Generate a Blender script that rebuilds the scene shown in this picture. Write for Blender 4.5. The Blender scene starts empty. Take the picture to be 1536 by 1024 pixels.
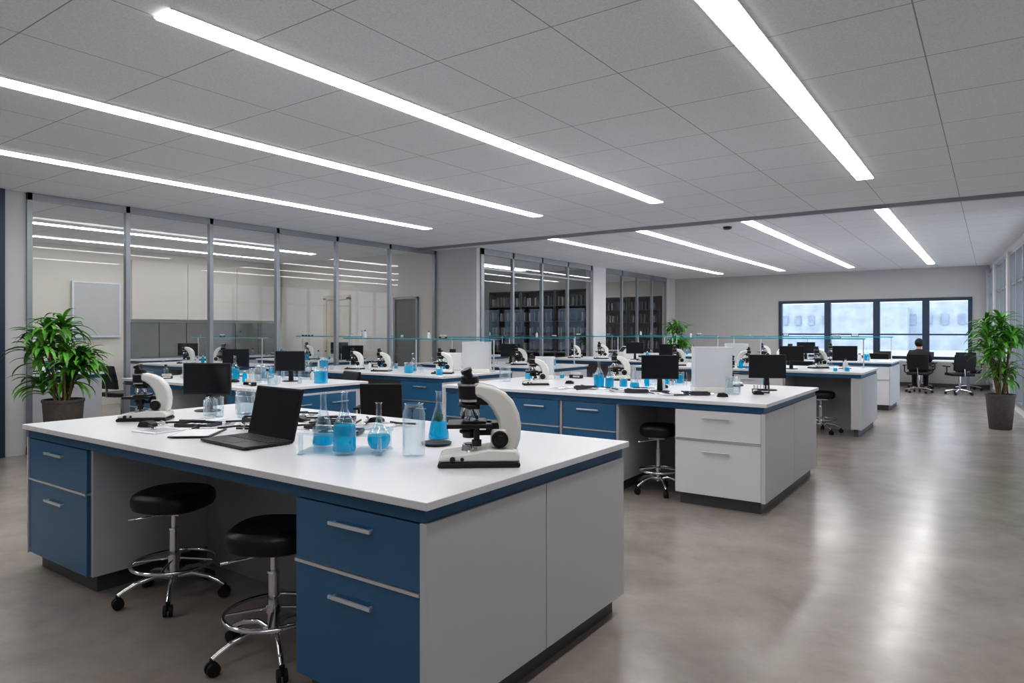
import bpy, bmesh, math, random
from mathutils import Vector, Matrix
random.seed(7)
C=bpy.context.scene.collection
pi=math.pi
# ------------------------------------------------------------------ materials
def S(r,g,b):
    f=lambda c:(c/12.92 if c<=.04045 else ((c+.055)/1.055)**2.4)
    return (f(r/255),f(g/255),f(b/255),1)
def mat(name,col,rough=.5,metal=0.,var=.06,scale=6.,bump=0.,bscale=80.,coat=0.,emis=None,es=0.,stretch=None,spec=.5):
    m=bpy.data.materials.new(name); m.use_nodes=True; nt=m.node_tree; b=nt.nodes['Principled BSDF']
    tc=nt.nodes.new('ShaderNodeTexCoord'); n=nt.nodes.new('ShaderNodeTexNoise'); n.inputs['Scale'].default_value=scale; n.inputs['Detail'].default_value=4
    src=tc.outputs['Object']
    if stretch:
        mp=nt.nodes.new('ShaderNodeMapping'); mp.inputs['Scale'].default_value=stretch; nt.links.new(src,mp.inputs[0]); src=mp.outputs[0]
    nt.links.new(src,n.inputs['Vector'])
    r=nt.nodes.new('ShaderNodeValToRGB'); r.color_ramp.elements[0].position=.3; r.color_ramp.elements[1].position=.7
    r.color_ramp.elements[0].color=tuple(c*(1-var) for c in col[:3])+(1,); r.color_ramp.elements[1].color=tuple(min(1,c*(1+var)) for c in col[:3])+(1,)
    nt.links.new(n.outputs['Fac'],r.inputs[0]); nt.links.new(r.outputs[0],b.inputs['Base Color'])
    b.inputs['Roughness'].default_value=rough; b.inputs['Metallic'].default_value=metal
    b.inputs['Coat Weight'].default_value=coat; b.inputs['Specular IOR Level'].default_value=spec
    if emis: b.inputs['Emission Color'].default_value=emis; b.inputs['Emission Strength'].default_value=es
    if bump:
        n2=nt.nodes.new('ShaderNodeTexNoise'); n2.inputs['Scale'].default_value=bscale; nt.links.new(tc.outputs['Object'],n2.inputs['Vector'])
        bp=nt.nodes.new('ShaderNodeBump'); bp.inputs['Strength'].default_value=bump; bp.inputs['Distance'].default_value=.01
        nt.links.new(n2.outputs['Fac'],bp.inputs['Height']); nt.links.new(bp.outputs[0],b.inputs['Normal'])
    return m
def glassmat(name,tint,refl=.06,rough=.0,edge=.5,body=0.,bodycol=(1,1,1,1)):
    m=bpy.data.materials.new(name); m.use_nodes=True; nt=m.node_tree; nt.nodes.clear()
    o=nt.nodes.new('ShaderNodeOutputMaterial'); t=nt.nodes.new('ShaderNodeBsdfTransparent'); g=nt.nodes.new('ShaderNodeBsdfGlossy')
    t.inputs[0].default_value=tint; g.inputs['Roughness'].default_value=rough; g.inputs[0].default_value=(.95,.97,1,1)
    lw=nt.nodes.new('ShaderNodeLayerWeight'); lw.inputs[0].default_value=.3
    mr=nt.nodes.new('ShaderNodeMapRange'); mr.inputs[3].default_value=refl; mr.inputs[4].default_value=edge
    nt.links.new(lw.outputs['Facing'],mr.inputs[0])
    mx=nt.nodes.new('ShaderNodeMixShader'); nt.links.new(mr.outputs[0],mx.inputs[0]); nt.links.new(t.outputs[0],mx.inputs[1]); nt.links.new(g.outputs[0],mx.inputs[2])
    last=mx
    if body>0:
        d=nt.nodes.new('ShaderNodeBsdfDiffuse'); d.inputs[0].default_value=bodycol
        m2=nt.nodes.new('ShaderNodeMixShader'); m2.inputs[0].default_value=body
        nt.links.new(mx.outputs[0],m2.inputs[1]); nt.links.new(d.outputs[0],m2.inputs[2]); last=m2
    nt.links.new(last.outputs[0],o.inputs[0]); return m
M_white=mat('counter_white',S(230,231,236),.28,var=.015,scale=3)
M_blue=mat('cabinet_blue',S(50,106,146),.3,var=.03,scale=2,coat=.3)
M_blue2=mat('apron_blue',S(40,92,130),.4,var=.03)
M_wdraw=mat('drawer_white',S(224,224,230),.4,var=.015)
M_panel=mat('panel_grey',S(206,206,211),.45,var=.015,scale=2)
M_body=mat('carcass_grey',S(165,165,169),.5,var=.02)
M_kick=mat('plinth_grey',S(92,94,96),.4,var=.05,metal=.3)
M_alu=mat('aluminium',S(232,235,238),.32,metal=.8,var=.03)
M_chrome=mat('chrome',S(225,226,230),.12,metal=1,var=.01)
M_black=mat('black_plastic',S(26,26,28),.4,var=.1)
M_seat=mat('black_vinyl',S(20,20,22),.38,var=.1,bump=.05,bscale=150)
M_rubber=mat('rubber',S(24,24,25),.6,var=.1)
M_screen=mat('screen_dark',S(30,32,38),.18,var=.02)
M_key=mat('keys',S(60,62,66),.5,var=.05)
M_micw=mat('enamel_white',S(232,231,226),.25,var=.02,coat=.3)
M_paper=mat('paper',S(232,234,238),.7,var=.02)
M_board=mat('board_grey',S(205,207,208),.5,var=.02)
M_print=mat('printed_paper',S(176,180,186),.7,var=.35,scale=45,stretch=(1,6,1))
M_wall=mat('wall_paint',S(208,208,210),.75,var=.03,scale=1.2)
M_wallc=mat('wall_cream',S(226,222,216),.75,var=.03,scale=1.2)
M_wallg=mat('wall_backgrey',S(190,189,189),.75,var=.03,scale=1.0)
M_splash=mat('backsplash_grey',S(128,130,132),.5,var=.05)
M_frame=mat('frame_grey',S(160,164,170),.35,metal=.6,var=.03)
M_fdark=mat('frame_dark',S(56,72,92),.4,metal=.2,var=.05)
M_pot=mat('pot_woven',S(88,82,79),.8,var=.15,scale=30,bump=.3,bscale=50)
M_soil=mat('soil',S(48,36,28),.95,var=.3,scale=40)
M_stem=mat('stem_brown',S(110,96,66),.8,var=.2,scale=20)
M_leaf=mat('leaf_green',S(94,156,60),.32,var=.5,scale=5)
M_skin=mat('skin',S(196,150,124),.55,var=.05)
M_hair=mat('hair',S(28,22,20),.6,var=.2,scale=60)
M_shirt=mat('shirt_dark',S(44,42,46),.8,var=.1)
M_trous=mat('trousers',S(32,34,42),.85,var=.1)
M_green=mat('green_matter',S(30,90,60),.6,var=.3,scale=30)
M_shelfwood=mat('bookcase_dark',S(78,76,78),.6,var=.15,stretch=(1,1,12))
M_bld=mat('facade',S(204,212,222),.8,var=.16,scale=1.0)
M_ground=mat('outside_ground',S(215,222,232),.8,var=.1,scale=.2)
M_beige=mat('door_beige',S(214,206,192),.6,var=.03)
M_trunk=mat('window_blue',S(176,188,204),.5,var=.18,scale=1.2)
BOOKM=[mat('book_%d'%i,c,.7,var=.1) for i,c in enumerate([S(92,78,74),S(136,134,132),S(84,90,98),S(164,164,164),S(90,86,84),S(104,110,112)])]
M_glass=glassmat('partition_glass',(.982,.992,.992,1),.012,0,.10)
M_lab=glassmat('lab_glass',(.95,.98,.99,1),.035,.0,.45,.004,(.8,.9,1,1))
M_acr=glassmat('acrylic',(.90,.97,1,1),.06,.02,.5,.06,(.7,.92,1,1))
M_frost=glassmat('frosted_acrylic',(.97,.98,.99,1),.06,.1,.3,.38,(.93,.95,.97,1))
M_teal=glassmat('teal_glass',(.45,.80,.85,1),.12,.05,.6,.35,(.1,.5,.6,1))
M_liq=glassmat('blue_liquid',(.04,.80,1,1),.02,.02,.06,.42,(.0,.60,.92,1))
M_lamp=bpy.data.materials.new('lamp_emission'); M_lamp.use_nodes=True
_b=M_lamp.node_tree.nodes['Principled BSDF']; _b.inputs['Emission Color'].default_value=(1,.985,.97,1); _b.inputs['Emission Strength'].default_value=13.5; _b.inputs['Base Color'].default_value=(.9,.9,.9,1)
def floor_mat():
    m=bpy.data.materials.new('polished_concrete'); m.use_nodes=True; nt=m.node_tree; b=nt.nodes['Principled BSDF']
    tc=nt.nodes.new('ShaderNodeTexCoord')
    n=nt.nodes.new('ShaderNodeTexNoise'); n.inputs['Scale'].default_value=1.8; n.inputs['Detail'].default_value=14; n.inputs['Roughness'].default_value=.7; n.inputs['Distortion'].default_value=.2
    nt.links.new(tc.outputs['Object'],n.inputs['Vector'])
    r=nt.nodes.new('ShaderNodeValToRGB'); r.color_ramp.elements[0].position=.28; r.color_ramp.elements[1].position=.74
    r.color_ramp.elements[0].color=S(140,132,126); r.color_ramp.elements[1].color=S(174,166,159)
    nt.links.new(n.outputs['Fac'],r.inputs[0]); nt.links.new(r.outputs[0],b.inputs['Base Color'])
    n3=nt.nodes.new('ShaderNodeTexNoise'); n3.inputs['Scale'].default_value=4; n3.inputs['Detail'].default_value=8; nt.links.new(tc.outputs['Object'],n3.inputs['Vector'])
    mr=nt.nodes.new('ShaderNodeMapRange'); mr.inputs[3].default_value=.18; mr.inputs[4].default_value=.30
    nt.links.new(n3.outputs['Fac'],mr.inputs[0]); nt.links.new(mr.outputs[0],b.inputs['Roughness'])
    b.inputs['Specular IOR Level'].default_value=.8
    return m
CEIL_FILL_GLOW=.09
def ceil_mat():
    m=bpy.data.materials.new('ceiling_tiles_fill_glow'); m.use_nodes=True; nt=m.node_tree; b=nt.nodes['Principled BSDF']
    g=nt.nodes.new('ShaderNodeNewGeometry'); sp=nt.nodes.new('ShaderNodeSeparateXYZ'); nt.links.new(g.outputs['Position'],sp.inputs[0])
    def M(op,a,bb):
        k=nt.nodes.new('ShaderNodeMath'); k.operation=op
        for i,v in enumerate((a,bb)):
            if v is None: continue
            if isinstance(v,(int,float)): k.inputs[i].default_value=v
            else: nt.links.new(v,k.inputs[i])
        return k.outputs[0]
    def line(o,off):
        a=M('ADD',o,off); a=M('DIVIDE',a,.82); a=M('FRACT',a,None); a=M('SUBTRACT',a,.5); a=M('ABSOLUTE',a,None); return M('GREATER_THAN',a,.4955)
    l=M('MAXIMUM',line(sp.outputs[0],1.97+82),line(sp.outputs[1],-3.17+82))
    n=nt.nodes.new('ShaderNodeTexNoise'); n.inputs['Scale'].default_value=80; n.inputs['Detail'].default_value=4; nt.links.new(g.outputs['Position'],n.inputs['Vector'])
    r=nt.nodes.new('ShaderNodeValToRGB'); r.color_ramp.elements[0].position=.36; r.color_ramp.elements[1].position=.6
    r.color_ramp.elements[0].color=S(199,199,203); r.color_ramp.elements[1].color=S(209,209,213); nt.links.new(n.outputs['Fac'],r.inputs[0])
    mx=nt.nodes.new('ShaderNodeMixRGB'); nt.links.new(l,mx.inputs[0]); nt.links.new(r.outputs[0],mx.inputs[1]); mx.inputs[2].default_value=S(138,138,140)
    nt.links.new(mx.outputs[0],b.inputs['Base Color']); b.inputs['Roughness'].default_value=.8
    nt.links.new(mx.outputs[0],b.inputs['Emission Color']); b.inputs['Emission Strength'].default_value=CEIL_FILL_GLOW  # faint even glow added to the tiles as ambient fill, lifts knee spaces
    return m
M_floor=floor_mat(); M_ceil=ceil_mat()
# ------------------------------------------------------------------ mesh helpers
def NB(): return bmesh.new()
def box(bm,x0,x1,y0,y1,z0,z1):
    r=bmesh.ops.create_cube(bm,size=1)
    for v in r['verts']:
        v.co=Vector(((x0+x1)/2+v.co.x*(x1-x0),(y0+y1)/2+v.co.y*(y1-y0),(z0+z1)/2+v.co.z*(z1-z0)))
    return r['verts']
def cyl(bm,p0,p1,r0,r1=None,seg=20):
    r1=r0 if r1 is None else r1; p0=Vector(p0);p1=Vector(p1); d=p1-p0
    r=bmesh.ops.create_cone(bm,cap_ends=True,segments=seg,radius1=max(r0,1e-4),radius2=max(r1,1e-4),depth=d.length)
    q=d.to_track_quat('Z','Y').to_matrix().to_4x4(); q.translation=(p0+p1)/2
    bmesh.ops.transform(bm,matrix=q,verts=r['verts'])
def lathe(bm,prof,seg=28,c=(0,0,0)):
    rings=[]
    for r,z in prof:
        if r<1e-5: rings.append([bm.verts.new((c[0],c[1],c[2]+z))])
        else: rings.append([bm.verts.new((c[0]+r*math.cos(2*pi*i/seg),c[1]+r*math.sin(2*pi*i/seg),c[2]+z)) for i in range(seg)])
    for a,b in zip(rings[:-1],rings[1:]):
        for i in range(seg):
            j=(i+1)%seg
            if len(a)==1 and len(b)==1: continue
            if len(a)==1: bm.faces.new((a[0],b[i],b[j]))
            elif len(b)==1: bm.faces.new((a[i],a[j],b[0]))
            else: bm.faces.new((a[i],a[j],b[j],b[i]))
def tube(bm,pts,r,seg=10,closed=False):
    pts=[Vector(p) for p in pts]; n=len(pts); rings=[]
    for i,p in enumerate(pts):
        if closed: t=(pts[(i+1)%n]-pts[i-1]).normalized()
        else: t=(pts[min(i+1,n-1)]-pts[max(i-1,0)]).normalized()
        up=Vector((0,0,1)) if abs(t.z)<.95 else Vector((1,0,0))
        a=t.cross(up).normalized(); b=t.cross(a).normalized()
        rings.append([bm.verts.new(p+a*r*math.cos(2*pi*k/seg)+b*r*math.sin(2*pi*k/seg)) for k in range(seg)])
    rng=range(n if closed else n-1)
    for i in rng:
        A=rings[i];B=rings[(i+1)%n]
        for k in range(seg): bm.faces.new((A[k],A[(k+1)%seg],B[(k+1)%seg],B[k]))
    if not closed: bm.faces.new(rings[0]); bm.faces.new(rings[-1][::-1])
def prism(bm,pts,y0,y1):
    a=[bm.verts.new((x,y0,z)) for x,z in pts]; b=[bm.verts.new((x,y1,z)) for x,z in pts]; n=len(pts)
    bm.faces.new(a); bm.faces.new(b[::-1])
    for i in range(n): bm.faces.new((a[i],b[i],b[(i+1)%n],a[(i+1)%n]))
def ob(name,bm,m,parent=None,loc=(0,0,0),rot=0,bevel=0,smooth=False,label=None,sub=0):
    bmesh.ops.recalc_face_normals(bm,faces=bm.faces)
    me=bpy.data.meshes.new(name); bm.to_mesh(me); bm.free(); me.materials.append(m)
    if smooth:
        for p in me.polygons: p.use_smooth=True
        try: me.set_sharp_from_angle(angle=math.radians(38))
        except Exception: pass
    o=bpy.data.objects.new(name,me); C.objects.link(o); o.location=loc; o.rotation_euler=(0,0,rot)
    if parent: o.parent=parent
    if bevel:
        md=o.modifiers.new('bevel','BEVEL'); md.width=bevel; md.segments=2; md.limit_method='ANGLE'
    if sub: md=o.modifiers.new('sub','SUBSURF'); md.levels=sub; md.render_levels=sub
    if label: o['label']=label
    return o
def tag(o,label,cat,group=None):
    o['label']=label; o['category']=cat
    if group: o['group']=group
    return o
def empty(name,label,cat,loc=(0,0,0),rot=0,group=None,scale=1):
    o=bpy.data.objects.new(name,None); C.objects.link(o); o.location=loc; o.rotation_euler=(0,0,rot); o.empty_display_size=.1; o.scale=(scale,)*3
    return tag(o,label,cat,group)
def struct(name,bm,m,bevel=0):
    o=ob(name,bm,m,bevel=bevel); o['kind']='structure'; return o
def dup(root,loc,rot=0,scale=None,label=None,group=None):
    def rec(o,par):
        n=o.copy(); C.objects.link(n)
        if par is not None:
            n.parent=par; n.matrix_parent_inverse=o.matrix_parent_inverse.copy()
        for c in o.children: rec(c,n)
        return n
    n=rec(root,None); n.location=loc; n.rotation_euler=(0,0,rot)
    if scale is not None: n.scale=(scale,)*3
    if label: n['label']=label
    if group: n['group']=group
    return n
def kill(root):
    for c in list(root.children): kill(c)
    bpy.data.objects.remove(root)
OCC=[]
def free(x,y,r):
    for a,b_,c in OCC:
        if (a-x)**2+(b_-y)**2<(r+c)**2: return False
    return True
def occ(x,y,r): OCC.append((x,y,r))
# ------------------------------------------------------------------ camera
f,yaw,vh,h=1024.229,.613,495.569,1.485
cam=bpy.data.cameras.new('camera'); co=bpy.data.objects.new('camera',cam); C.objects.link(co)
cam.lens=f/1536*36; cam.sensor_width=36; cam.shift_y=-(512-vh)/1536; cam.clip_end=400
co.location=(0,0,h); co.rotation_euler=(pi/2,0,yaw); bpy.context.scene.camera=co
sc=bpy.context.scene
sc.view_settings.view_transform='Standard'
try: sc.view_settings.look='Medium High Contrast'
except Exception: pass
# ------------------------------------------------------------------ room shell
H=3.141; WX=-9.47; BY=21.085; FY=-3.2
b=NB(); box(b,-15,1.9,FY-.2,BY+.3,-.12,0); struct('floor',b,M_floor)
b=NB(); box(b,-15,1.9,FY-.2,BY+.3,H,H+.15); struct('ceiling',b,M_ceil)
wx0,wx1,wz0,wz1=-5.17,-.42,.74,2.35
b=NB(); box(b,-8.39,wx0,BY,BY+.2,0,H); box(b,wx1,.6,BY,BY+.2,0,H); box(b,wx0,wx1,BY,BY+.2,0,wz0); box(b,wx0,wx1,BY,BY+.2,wz1,H); struct('wall_back',b,M_wallg)
b=NB()
box(b,wx0,wx1,BY-.03,BY+.12,wz1-.08,wz1); box(b,wx0,wx1,BY-.03,BY+.12,wz0,wz0+.06); box(b,wx0+.05,wx1-.05,BY,BY+.08,1.36,1.40)
for x in (wx0,-3.92,-2.68,-1.52,wx1-.09): box(b,x,x+(.16 if x not in(wx0,wx1-.09) else .09),BY-.03,BY+.12,wz0+.06,wz1-.08)
struct('window_1',b,M_fdark,.006)
b=NB(); box(b,wx0+.05,wx1-.05,BY+.09,BY+.10,wz0+.03,wz1-.04); struct('window_2',b,M_glass)
b=NB(); box(b,-8.39,-.0,BY-.015,BY,0,.1); struct('baseboard_back',b,M_kick)
b=NB(); box(b,-15,1.9,FY-.2,FY,0,H); struct('wall_front',b,M_wall)
def RX(y): return 1.53-.075*y
def quadwall(bm,y0,y1,z0,z1,t0=0.,t1=.15):
    vs=[bm.verts.new((RX(y)+t,y,z)) for z in (z0,z1) for y,t in ((y0,t0),(y1,t0),(y1,t1),(y0,t1))]
    for q in ((0,1,2,3),(7,6,5,4),(0,4,5,1),(1,5,6,2),(2,6,7,3),(3,7,4,0)): bm.faces.new([vs[i] for i in q])
WT=3.0; WB=.14
b=NB(); quadwall(b,FY,11.6,0,H); quadwall(b,11.6,BY+.1,WT,H); quadwall(b,11.6,BY+.1,0,WB)
for y in (16.2,19.0,20.9): quadwall(b,y,y+.25,WB,WT,-.08,.15)
struct('wall_right',b,M_wall)
b=NB()
for y0,y1,k in ((11.6,16.2,5),(16.45,19.0,3),(19.25,20.9,2)):
    quadwall(b,y0,y1,WB,WB+.07,-.03,.06); quadwall(b,y0,y1,WT-.07,WT,-.03,.06); quadwall(b,y0,y1,2.35,2.39,-.02,.05)
    for i in range(k+1):
        y=y0+(y1-y0-.06)*i/k; quadwall(b,y,y+.06,WB+.07,WT-.07,-.04,.06)
struct('window_3',b,M_frame)
b=NB(); quadwall(b,11.6,20.95,WB,WT,.05,.058); struct('window_4',b,M_glass)
b=NB(); box(b,WX,.72,10.14,10.2,H-.05,H); struct('trim_1',b,M_frame)
b=NB(); box(b,WX-.12,WX,3.12,3.34,0,H); box(b,WX-.06,WX,FY,3.1,2.9,H); struct('wall_left',b,M_wall)
b=NB(); box(b,WX-.04,WX+.03,3.04,3.12,0,H); box(b,WX-.04,WX+.03,1.6,1.68,0,H); box(b,WX-.05,WX+.02,FY,3.04,0,.12);struct('window_5',b,M_fdark)
b=NB(); box(b,WX-.02,WX-.01,FY,3.04,.12,2.9); struct('window_6',b,M_glass)
ms=[3.37,4.51,5.70,6.85,8.07,9.37,10.66]
b=NB()
for y in ms: box(b,WX-.035,WX+.035,y-.03,y+.03,0,H)
box(b,WX-.035,WX+.035,3.34,10.68,H-.09,H); box(b,WX-.035,WX+.035,3.34,10.68,0,.1)
struct('window_7',b,M_frame,.004)
b=NB()
for a,c in zip(ms[:-1],ms[1:]): box(b,WX-.006,WX+.006,a+.03,c-.03,.1,H-.09)
struct('window_8',b,M_glass)
X2=-8.39
b=NB(); box(b,-14.7,X2,10.7,10.82,0,H); struct('wall_middle',b,M_wall)
m2=[10.87,11.95,13.1,14.25,15.42]
b=NB()
for i,y in enumerate(m2): w=.05 if i in(0,) else .03; box(b,X2-.04,X2+.03,y-w,y+w,0,H)
box(b,X2-.04,X2+.03,10.82,15.45,H-.13,H); box(b,X2-.04,X2+.03,10.82,15.45,0,.1); box(b,X2-.03,X2+.02,10.82,15.45,2.72,2.76)
m3=[16.17,17.2,18.2,19.25,20.3]
for y in m3: box(b,X2-.04,X2+.03,y-.03,y+.03,0,H)
box(b,X2-.04,X2+.03,16.15,20.33,H-.13,H); box(b,X2-.04,X2+.03,16.15,20.33,0,.1)
struct('window_9',b,M_frame,.004)
b=NB(); box(b,X2-.006,X2+.006,10.9,15.4,.1,H-.13); box(b,X2-.006,X2+.006,16.2,20.3,.1,H-.13); struct('window_10',b,M_glass)
b=NB(); box(b,X2-.15,X2+.06,15.45,16.14,0,H); box(b,X2-.12,X2+.0,20.33,BY,0,H); struct('wall_pillar',b,M_wall)
b=NB(); box(b,-14.7,X2-.15,16.3,16.42,0,H); struct('wall_bookroom',b,M_wallg)
b=NB(); box(b,-14.75,-14.6,FY,BY+.1,0,H); struct('wall_far',b,M_wallc)
b=NB(); box(b,-14.6,X2-.12,BY,BY+.2,0,H); struct('wall_rear',b,M_wallc)
b=NB(); box(b,-14.6,WX-.04,10.66,10.7,0,H); struct('wall_side',b,M_wallc)
b=NB()
for i in range(3): y=7.0+i*1.2; box(b,-14.6,-14.5,y+.005,y+1.195,1.72,2.95)
struct('trim_2',b,M_wallc,.004)
b=NB()
for i in range(6): y=7.0+i*.6; box(b,-14.6,-14.56,y+.01,y+.59,.9,1.66)
struct('trim_3',b,M_splash,.004)
b=NB(); box(b,-12.9,-12.8,10.6,10.66,0,2.25);box(b,-12.1,-12.0,10.6,10.66,0,2.25);box(b,-12.9,-12.0,10.6,10.66,2.2,2.3);box(b,-12.8,-12.1,10.63,10.66,0,2.2); struct('door_1',b,M_beige,.004)
b=NB(); box(b,-10.6,-10.55,10.6,10.66,0,2.2);box(b,-9.95,-9.9,10.6,10.66,0,2.2);box(b,-10.6,-9.9,10.6,10.66,2.15,2.2); struct('door_2',b,M_frame,.004)
b=NB(); box(b,-10.55,-9.95,10.64,10.655,0,2.15); struct('door_3',b,M_splash)
# outside
b=NB(); box(b,-60,60,BY+.4,120,-.3,-.2); o=struct('floor_outside',b,M_ground)
b=NB(); box(b,-60,40,70,75,-.2,4.0); box(b,-30,-22,68,70,-.2,4.6); box(b,-12,-6,68,70,-.2,3.5)
bld=tag(ob('distant_building',b,M_bld),'long pale blue-grey building seen beyond the windows','building')
b=NB()
for i in range(80): box(b,-60+i*1.2,-59.5+i*1.2,69.85,69.95,2.0,2.9)
ob('window_band',b,M_trunk,bld)
# ------------------------------------------------------------------ ceiling lights
def lamp(x,y0,y1,w=.158):
    e=empty('ceiling_light','long recessed white linear ceiling light in tiled ceiling','ceiling light',(x,(y0+y1)/2,H),group='linear ceiling lights')
    L=(y1-y0)/2
    b=NB(); box(b,-w/2,w/2,-L,L,-.014,-.002); ob('diffuser',b,M_lamp,e)
    b=NB()
    for s in(-1,1): box(b,s*(w/2+.004)-.006+(s*.002),s*(w/2+.004)+.006+(s*.002),-L-.012,L+.012,-.008,-.001)
    ob('lamp_frame',b,M_alu,e)
for x,y0,y1 in ((-7.49,-1.5,8.28),(-5.367,-1.5,8.28),(-3.537,1.87,8.28),(-1.13,-1.5,8.28),(-6.471,10.38,19.74),(-4.75,10.38,19.74),(-3.026,10.38,19.74),(-1.234,10.38,19.74),(-12.0,.5,9.6),(-10.6,11.5,15.6),(-10.6,17,20)):
    lamp(x,y0,y1)
lamp(-13.7,3.5,9.8,.07)  # extra narrow strip, added to brighten the side room
b=NB(); lathe(b,[(0,-.045),(.04,-.045),(.065,-.03),(.07,-.001),(0,-.001)],24)
tag(ob('smoke_detector',b,M_black,None,(-3.46,10.9,H),smooth=True),'small round dark smoke detector on ceiling','smoke detector')
# ------------------------------------------------------------------ benches
def cabinet(xa,xb,y0,y1,style,side_r=False,side_l=False,drawers=True):
    w=xb-xa; mf={'blue':M_blue,'white':M_wdraw}[style]
    lab={'blue':'blue drawer cabinet with light grey sides and bar handles','white':'white drawer cabinet with light grey sides and bar handles'}[style]
    if not drawers: lab='light grey end cabinet panel carrying the worktop'
    e=empty('drawer_cabinet' if drawers else 'end_support',lab,'cabinet',(xa,y0,0),group='bench cabinets')
    D=y1-y0
    b=NB(); box(b,.0,w,.05,D-.03,.1,.818); ob('body',b,M_panel,e,bevel=.002)
    b=NB(); box(b,.03,w-.04,.09,D-.06,0,.1); ob('plinth',b,M_kick,e)
    if drawers:
        for z0,z1,hz in ((.572,.812,.75),(.105,.556,.468)):
            b=NB(); box(b,.008,w-.024,.028,.05,z0,z1); d=ob('drawer',b,mf,e,bevel=.002)
            b=NB(); L=min(.23,w*.4)/2; cx=w/2-.01
            box(b,cx-L,cx+L,.0,.012,hz-.007,hz+.007); box(b,cx-L+.01,cx-L+.02,.008,.03,hz-.005,hz+.005); box(b,cx+L-.02,cx+L-.01,.008,.03,hz-.005,hz+.005)
            hd=ob('handle',b,M_alu,d,bevel=.002,label='brushed metal bar handle')
        b=NB(); box(b,.008,w-.024,.02,.05,.558,.57); ob('edge_trim',b,M_alu,e)
    def sides(x0,x1):
        mid=D*.5
        for a,c in ((.02,mid-.003),(mid+.003,D-.03)):
            b=NB(); box(b,x0,x1,a,c,.1,.818); ob('side_panel',b,M_panel,e,bevel=.0015)
    if side_r: sides(w-.02+.0,w+.012)
    if side_l: sides(-.012,.006)
    return e
def worktop(x0,x1,y0,y1,ap=M_blue2):
    b=NB(); box(b,x0,x1,y0,y1,.87,.9)
    o=tag(ob('worktop',b,M_white,bevel=.003),'long white laboratory worktop with blue apron beneath','worktop','laboratory worktops')
    b=NB(); box(b,x0+.03,x1-.03,y0+.025,y1-.025,.82,.87); ob('apron',b,ap,o,label='blue apron strip')
    return o
def modesty(xa,xb,y):
    b=NB(); box(b,xa+.002,xb-.002,y,y+.02,.0,.818); tag(ob('modesty_panel',b,M_body),'grey back panel closing knee space under worktop','panel','knee space back panels')
def bench(x0,x1,y0,y1,units):
    worktop(x0,x1,y0,y1)
    us=sorted(units)
    for i,u in enumerate(us):
        cabinet(u[0],u[1],y0,y1,u[2],side_r=(abs(u[1]-x1)<.1),side_l=(abs(u[0]-x0)<.1),drawers=(len(u)<4))
    for a,c in zip(us[:-1],us[1:]):
        if c[0]-a[1]>.2: modesty(a[1],c[0],y0+(y1-y0)*.46)
bench(-4.958,-1.57,1.728,3.31,[(-4.93,-4.12,'blue'),(-2.31,-1.60,'blue')])
bench(-4.85,-1.461,5.586,7.567,[(-4.82,-4.02,'blue'),(-3.95,-3.38,'blue'),(-3.36,-2.78,'blue'),(-2.24,-1.49,'white')])
bench(-8.75,-5.9,4.1,5.5,[(-8.6,-7.7,'blue'),(-6.55,-5.93,'blue')])
bench(-9.0,-5.7,6.6,8.1,[(-8.97,-8.1,'blue'),(-6.5,-5.73,'blue')])
bench(-8.6,-5.7,9.2,10.4,[(-8.5,-7.7,'white'),(-6.5,-5.73,'white')])
bench(-4.9,-1.46,10.5,12.1,[(-4.87,-4.0,'white'),(-3.6,-2.5,'white'),(-1.62,-1.49,'white',0)])
bench(-4.9,-1.5,14.3,15.7,[(-4.87,-4.0,'white'),(-3.2,-2.4,'white'),(-2.36,-1.53,'white')])
bench(-7.8,-5.4,12.2,13.6,[(-7.77,-7.0,'blue'),(-6.2,-5.43,'white')])
bench(-7.8,-5.4,15.6,16.9,[(-7.77,-7.0,'white'),(-6.2,-5.43,'white')])
bench(-12.6,-10.3,3.4,4.6,[(-12.57,-11.8,'blue'),(-11.1,-10.33,'blue')])
bench(-12.6,-10.3,6.2,7.4,[(-12.57,-11.8,'blue'),(-11.1,-10.33,'blue')])
bench(-12.6,-10.3,8.6,9.8,[(-12.57,-11.8,'blue'),(-11.1,-10.33,'blue')])
bench(-11.8,-9.5,12.4,13.5,[(-11.77,-11.0,'white'),(-10.3,-9.53,'white')])
bench(-11.6,-9.3,17.8,18.9,[(-11.57,-10.8,'white'),(-10.1,-9.33,'white')])
bench(-14.5,-13.9,6.9,10.5,[(-14.48,-13.95,'white')])
e=empty('end_drawer_unit','blue drawer fronts on the bench end with bar handles','cabinet',(-5.9,4.3,0))
b=NB(); box(b,-.015,.0,.02,1.0,0,.82); ob('panel',b,M_panel,e)
for i in range(2):
    b=NB(); box(b,.001,.016,.02+i*.5,.5+i*.5,.5,.8); d=ob('drawer',b,M_blue,e,bevel=.002)
    b=NB(); box(b,.03,.04,.15+i*.5,.37+i*.5,.7,.712); box(b,.012,.032,.16+i*.5,.17+i*.5,.7,.71); box(b,.012,.032,.35+i*.5,.36+i*.5,.7,.71); ob('handle',b,M_alu,d)
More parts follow.
